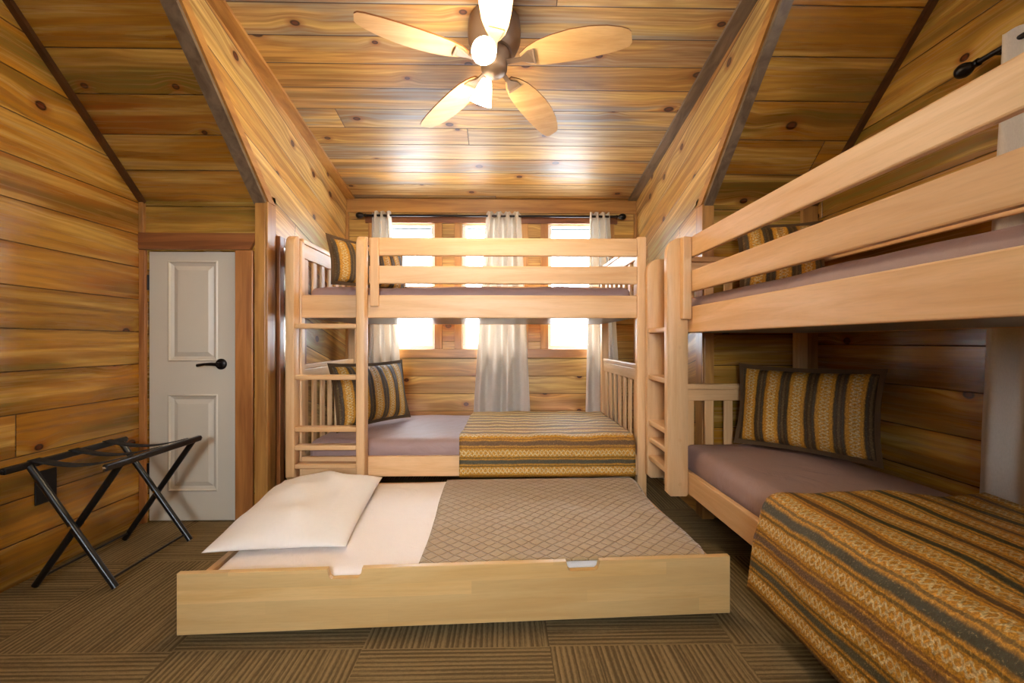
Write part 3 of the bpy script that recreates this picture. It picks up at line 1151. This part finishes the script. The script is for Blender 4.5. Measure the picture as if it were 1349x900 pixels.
sham((-.885, 3.12, .672), (.50, .86, 0), (-.20, .04, 1), .62, .385, .16, 'gold striped pillow against the headboard of the lower alcove bunk', 1.)
sham((-.90, 3.12, 1.53), (.50, .86, 0), (-.16, .03, 1), .64, .275, .15, 'gold striped pillow on the top bunk in the alcove', 5.)
sham((1.475, 2.21, .685), (.60, -.80, 0), (.10, .10, 1), .60, .385, .15, 'gold striped pillow in the dark corner of the lower right bunk', 9.)
sham((1.46, 2.36, 1.465), (.97, -.22, 0), (.03, .22, 1), .38, .34, .15, 'gold striped pillow on the upper right bunk behind its guard rails', 13.)

bm = pillow_mesh(.52, .80, .19, seed=21., pinch=.03, wr=.035, power=.5)
for v in bm.verts:     # lies flat: push the lower half down
    if v.co.z < 0:
        v.co.z *= .25
    else:      # soft creases running in from the corners and the hem
        e = max(0., 1 - (v.co.x / .26) ** 2) * max(0., 1 - (v.co.y / .40) ** 2)
        v.co.z += .035 * e * math.sin(22 * (v.co.x * .8 + v.co.y * .5) + 3 * noise.noise(v.co * 5)) * noise.noise(v.co * 4 + Vector((3, 1, 0)))
        v.co.z -= .006 * math.exp(-((v.co.x - .17) / .008) ** 2) * e
bmesh.ops.transform(bm, matrix=Matrix.Translation((-.895, 2.135, .248)) @ Matrix.Rotation(math.radians(5), 4, 'Z') @ Matrix.Rotation(math.radians(2), 4, 'X'), verts=bm.verts)
tag(obj('pillow', bm, 'white_cotton', smooth='all'), 'plain white pillow lying at the head of the trundle', 'pillow')

# ------------------------------------------------------------------ luggage rack
rk = thing('luggage_rack', (-1.76, 2.12, 0), 'black folding luggage rack beside the left pine wall', 'luggage rack')
A0, A1 = Vector((-1.935, 1.80, .515)), Vector((-1.95, 2.40, .515))
B0, B1 = Vector((-1.585, 1.845, .515)), Vector((-1.585, 2.42, .515))
for p, q_ in ((A0, A1), (B0, B1)):
    bm = bmesh.new()
    bar(bm, p, q_, .022, .028, bev=.006)
    tb = obj('top_bar', bm, 'black_metal', rk)
    for e, d in ((p, -1), (q_, 1)):
        bm = bmesh.new()
        lathe(bm, [(.0005, -.004), (.008, -.003), (.008, .002), (.004, .004), (.0005, .0045)], axis_matrix(Vector(e) + Vector((0, d * .003, 0)), (0, d, 0)), 12)
        obj('end_cap', bm, 'chrome' if (p is B0 and d < 0) else 'black_metal', tb, smooth=True)
for y0, y1 in ((1.90, 1.893), (2.345, 2.338)):
    bm = bmesh.new()
    tube(bm, [(-1.93, y0, .51), (-1.585, y1 + .006, .012)], .0135, 12)
    obj('leg', bm, 'black_metal', rk, smooth=True)
    bm = bmesh.new()
    tube(bm, [(-1.588, y0 + .025, .51), (-1.93, y1 + .028, .012)], .0135, 12)
    obj('leg', bm, 'black_metal', rk, smooth=True)
    bm = bmesh.new()
    tube(bm, [(-1.758, y0 - .015, .262), (-1.758, y0 + .045, .262)], .006, 10)
    obj('pivot_bolt', bm, 'chrome', rk, smooth=True)
for x in (-1.607, -1.908):
    bm = bmesh.new()
    tube(bm, [(x, 1.905 if x > -1.7 else 1.925, .045), (x, 2.345 if x > -1.7 else 2.37, .045)], .0055, 10)
    obj('stretcher', bm, 'black_metal', rk, smooth=True)
for f in (.2, .5, .8):
    p, q_ = A0.lerp(A1, f), B0.lerp(B1, f)
    bm = sheet_grid(14, 2, lambda a, b: Vector(p.lerp(q_, a)) + Vector((0, (b - .5) * .05, .017 - .03 * math.sin(PI * a))), lambda a, b: (a, b))
    solid(obj('strap', bm, 'strap', rk, smooth='all'), .003)

o = obj('outlet_plate', bx((XL, 2.02, .305), (XL + .008, 2.115, .45), .004), 'plate')
tag(o, 'black outlet plate low on the left pine wall', 'outlet')

# ------------------------------------------------------------------ mirror on the left cheek
mr = thing('wall_mirror', (DL, 2.88, .03), 'narrow tall wood-framed mirror on the alcove wall left of the bunk ladder', 'mirror')
y0, y1, z0, z1 = 2.70, 3.06, .03, 1.64
bm = bmesh.new()
for a, b in (((y0, z0), (y0 + .05, z1)), ((y1 - .05, z0), (y1, z1)), ((y0 + .05, z0), (y1 - .05, z0 + .05)), ((y0 + .05, z1 - .05), (y1 - .05, z1))):
    box(bm, (DL + .001, a[0], a[1]), (DL + .03, b[0], b[1]), .004)
obj('mirror_frame', bm, 'mirror_frame', mr)
obj('mirror_glass', bx((DL + .001, y0 + .05, z0 + .05), (DL + .016, y1 - .05, z1 - .05), 0), 'mirror', mr)

# ------------------------------------------------------------------ curtains and rods
def rod(p, q_, label, wall_dir):
    p, q_ = Vector(p), Vector(q_)
    d = (q_ - p).normalized()
    t = thing('curtain_rod', p, label, 'curtain rod', 'curtain rods')
    bm = bmesh.new()
    tube(bm, [p, q_], .0095, 12)
    obj('rod', bm, 'dark_bronze', t, smooth=True)
    for e, s in ((p, -1), (q_, 1)):
        bm = bmesh.new()
        lathe(bm, [(.0005, 0), (.014, 0), (.014, .012), (.009, .018), (.017, .028), (.025, .045), (.027, .058), (.022, .075), (.010, .085), (.0005, .088)],
              axis_matrix(e, d * s), 18)
        obj('finial', bm, 'dark_bronze', t, smooth=True)
        bm = bmesh.new()
        bp = e - d * s * .05
        tube(bm, [bp, bp + Vector(wall_dir)], .007, 8)
        obj('bracket', bm, 'dark_bronze', t, smooth=True)
    return t


rod((-1.15, 3.86, 2.083), (.965, 3.86, 2.083), 'dark bronze curtain rod above the three alcove windows', (0, .065, 0))
rod((1.752, 1.64, 2.05), (1.752, .35, 2.05), 'dark bronze curtain rod on the right gable wall', (.062, 0, 0))


def curtain(label, wl, wr, y, n, ph, z0=.05, z1=2.122, amp=.034, axis='x'):
    """wl, wr: functions of z giving the two sides; n folds."""
    def f(a, b):
        z = z0 + (z1 - z0) * b
        a2 = a + .018 * math.sin(2 * PI * (a * 2 + ph)) * (1 - b)
        s = wl(z) + (wr(z) - wl(z)) * a2
        am = amp * (.75 + .25 * b) * (1 + .25 * noise.noise(Vector((a * 4, z * .8, ph))))
        o_ = am * math.sin(2 * PI * (n * a + ph)) + .006 * noise.noise(Vector((a * 9, z * 3, ph)))
        zz = z - (.012 * (1 - math.cos(2 * PI * (2 * n * a + 2 * ph))) * .5 if b > .99 else 0)
        return (s, y + o_, zz) if axis == 'x' else (y + o_, s, zz)
    bm = sheet_grid(22 * n, 46, f, lambda a, b: (a, b))
    o = obj('curtain', bm, 'curtain', smooth='all')
    return tag(o, label, 'curtain', 'linen curtains')


lin = lambda z, a, za, b, zb: a + (b - a) * (za - z) / (za - zb)
curtain('narrow linen curtain at the left end of the alcove rod', lambda z: lin(z, -1.105, 2.12, -1.14, .7), lambda z: lin(z, -.945, 2.12, -.862, .7), 3.86, 3, .1)
curtain('wide linen curtain in the middle of the alcove rod', lambda z: lin(z, -.14, 2.12, -.255, .42), lambda z: lin(z, .158, 2.12, .228, .42), 3.86, 4, .3)
curtain('narrow linen curtain at the right end of the alcove rod', lambda z: lin(z, .738, 2.12, .705, .44), lambda z: lin(z, .905, 2.12, .985, .8), 3.86, 3, .6)
curtain('grey linen curtain on the right gable wall behind the bunk', lambda z: lin(z, 1.585, 2.1, 1.665, .5), lambda z: lin(z, 1.14, 2.1, 1.10, .5), 1.752, 4, .25, .05, 2.09, .024, 'y')

# ------------------------------------------------------------------ ceiling fan
FT = math.atan(MD)                      # the fan sits flush on the sloping ceiling
FC = Vector((-.04, 2.16 + .22 * math.sin(FT), 0))
zc = zdorm(FC.y)
fan = thing('ceiling_fan', (FC.x, FC.y, zc), 'five-blade maple ceiling fan with lit lamps under the dormer ceiling', 'ceiling fan')
fan.rotation_euler = (-FT, 0, 0)
WM[fan] = Matrix.Translation((FC.x, FC.y, zc)) @ Matrix.Rotation(-FT, 4, 'X')
bm = bmesh.new()
lathe(bm, [(.0005, -.001), (.112, -.001), (.124, -.012), (.127, -.06), (.124, -.11), (.108, -.150), (.085, -.172), (.0005, -.173)], None, 40)
obj('motor_housing', bm, 'bronze', fan, True, smooth=True)
bm = bmesh.new()
zb = -.174
lathe(bm, [(.0005, zb), (.072, zb), (.078, zb - .012), (.074, zb - .03), (.062, zb - .045), (.062, zb - .085), (.05, zb - .10), (.02, zb - .112), (.0005, zb - .113)], None, 32)
obj('switch_housing', bm, 'bronze', fan, True, smooth=True)
zbl = -.222
for i in range(5):
    an = math.radians(58 + 72 * i)
    rot = Matrix.Translation((0, 0, zbl)) @ Matrix.Rotation(an, 4, 'Z') @ Matrix.Rotation(math.radians(-12), 4, 'X')
    bm = bmesh.new()
    out = []
    prof = [(.13, .018, .020), (.17, .040, .046), (.22, .052, .066), (.29, .058, .080), (.37, .060, .088), (.45, .059, .086), (.53, .054, .074), (.59, .047, .056), (.622, .038, .040), (.634, .022, .026)]
    for x, w_, _ in prof:
        out.append((x, w_, 0))
    for x, _, w_ in reversed(prof):
        out.append((x - .004, -w_, 0))
    prism(bm, out, (0, 0, .007))
    bmesh.ops.transform(bm, matrix=rot, verts=bm.verts)
    bl = obj('blade', bm, 'blade', fan, True)
    bl.data.materials.append(M['casing'])
    for pl in bl.data.polygons:
        if len(pl.vertices) == 4:
            pl.material_index = 1
    bm = bmesh.new()
    prism(bm, [(.06, .012, -.012), (.13, .010, -.012), (.165, .03, -.006), (.195, .034, -.006), (.195, -.034, -.006), (.165, -.03, -.006), (.13, -.010, -.012), (.06, -.012, -.012)], (0, 0, .006))
    box(bm, (.188, -.036, -.010), (.198, .036, -.001), .002)
    bmesh.ops.transform(bm, matrix=rot, verts=bm.verts)
    obj('blade_iron', bm, 'bronze', bl, True)
for k_, (an, el) in enumerate(((256, 30), (122, 55))):
    a = math.radians(an)
    e = math.radians(el)
    d = Vector((math.cos(a) * math.cos(e), math.sin(a) * math.cos(e), -math.sin(e)))
    p0 = Vector((0, 0, zb - .07)) + Vector((math.cos(a), math.sin(a), 0)) * .055
    bm = bmesh.new()
    tube(bm, [p0 - d * .01, p0 + d * .03], .018, 14)
    arm = obj('lamp_holder', bm, 'bronze', fan, True, smooth=True)
    bm = bmesh.new()
    lathe(bm, [(.020, .022), (.026, .03), (.036, .06), (.047, .10), (.056, .135), (.054, .135), (.045, .10), (.034, .06), (.022, .032)], axis_matrix(p0, d), 24, close=False)
    obj('lamp_shade', bm, 'lamp_glass', arm, True, smooth=True)
    bm = bmesh.new()
    lathe(bm, [(.0005, .03), (.012, .035), (.026, .07), (.030, .09), (.026, .11), (.014, .122), (.0005, .126)], axis_matrix(p0, d), 18)
    obj('bulb', bm, 'lamp_glass', arm, True, smooth=True)
    lamp('lamp_light', 'POINT', p0 + d * .17, (0, 0, 0), 20, (1, .83, .56), .05, parent=fan)
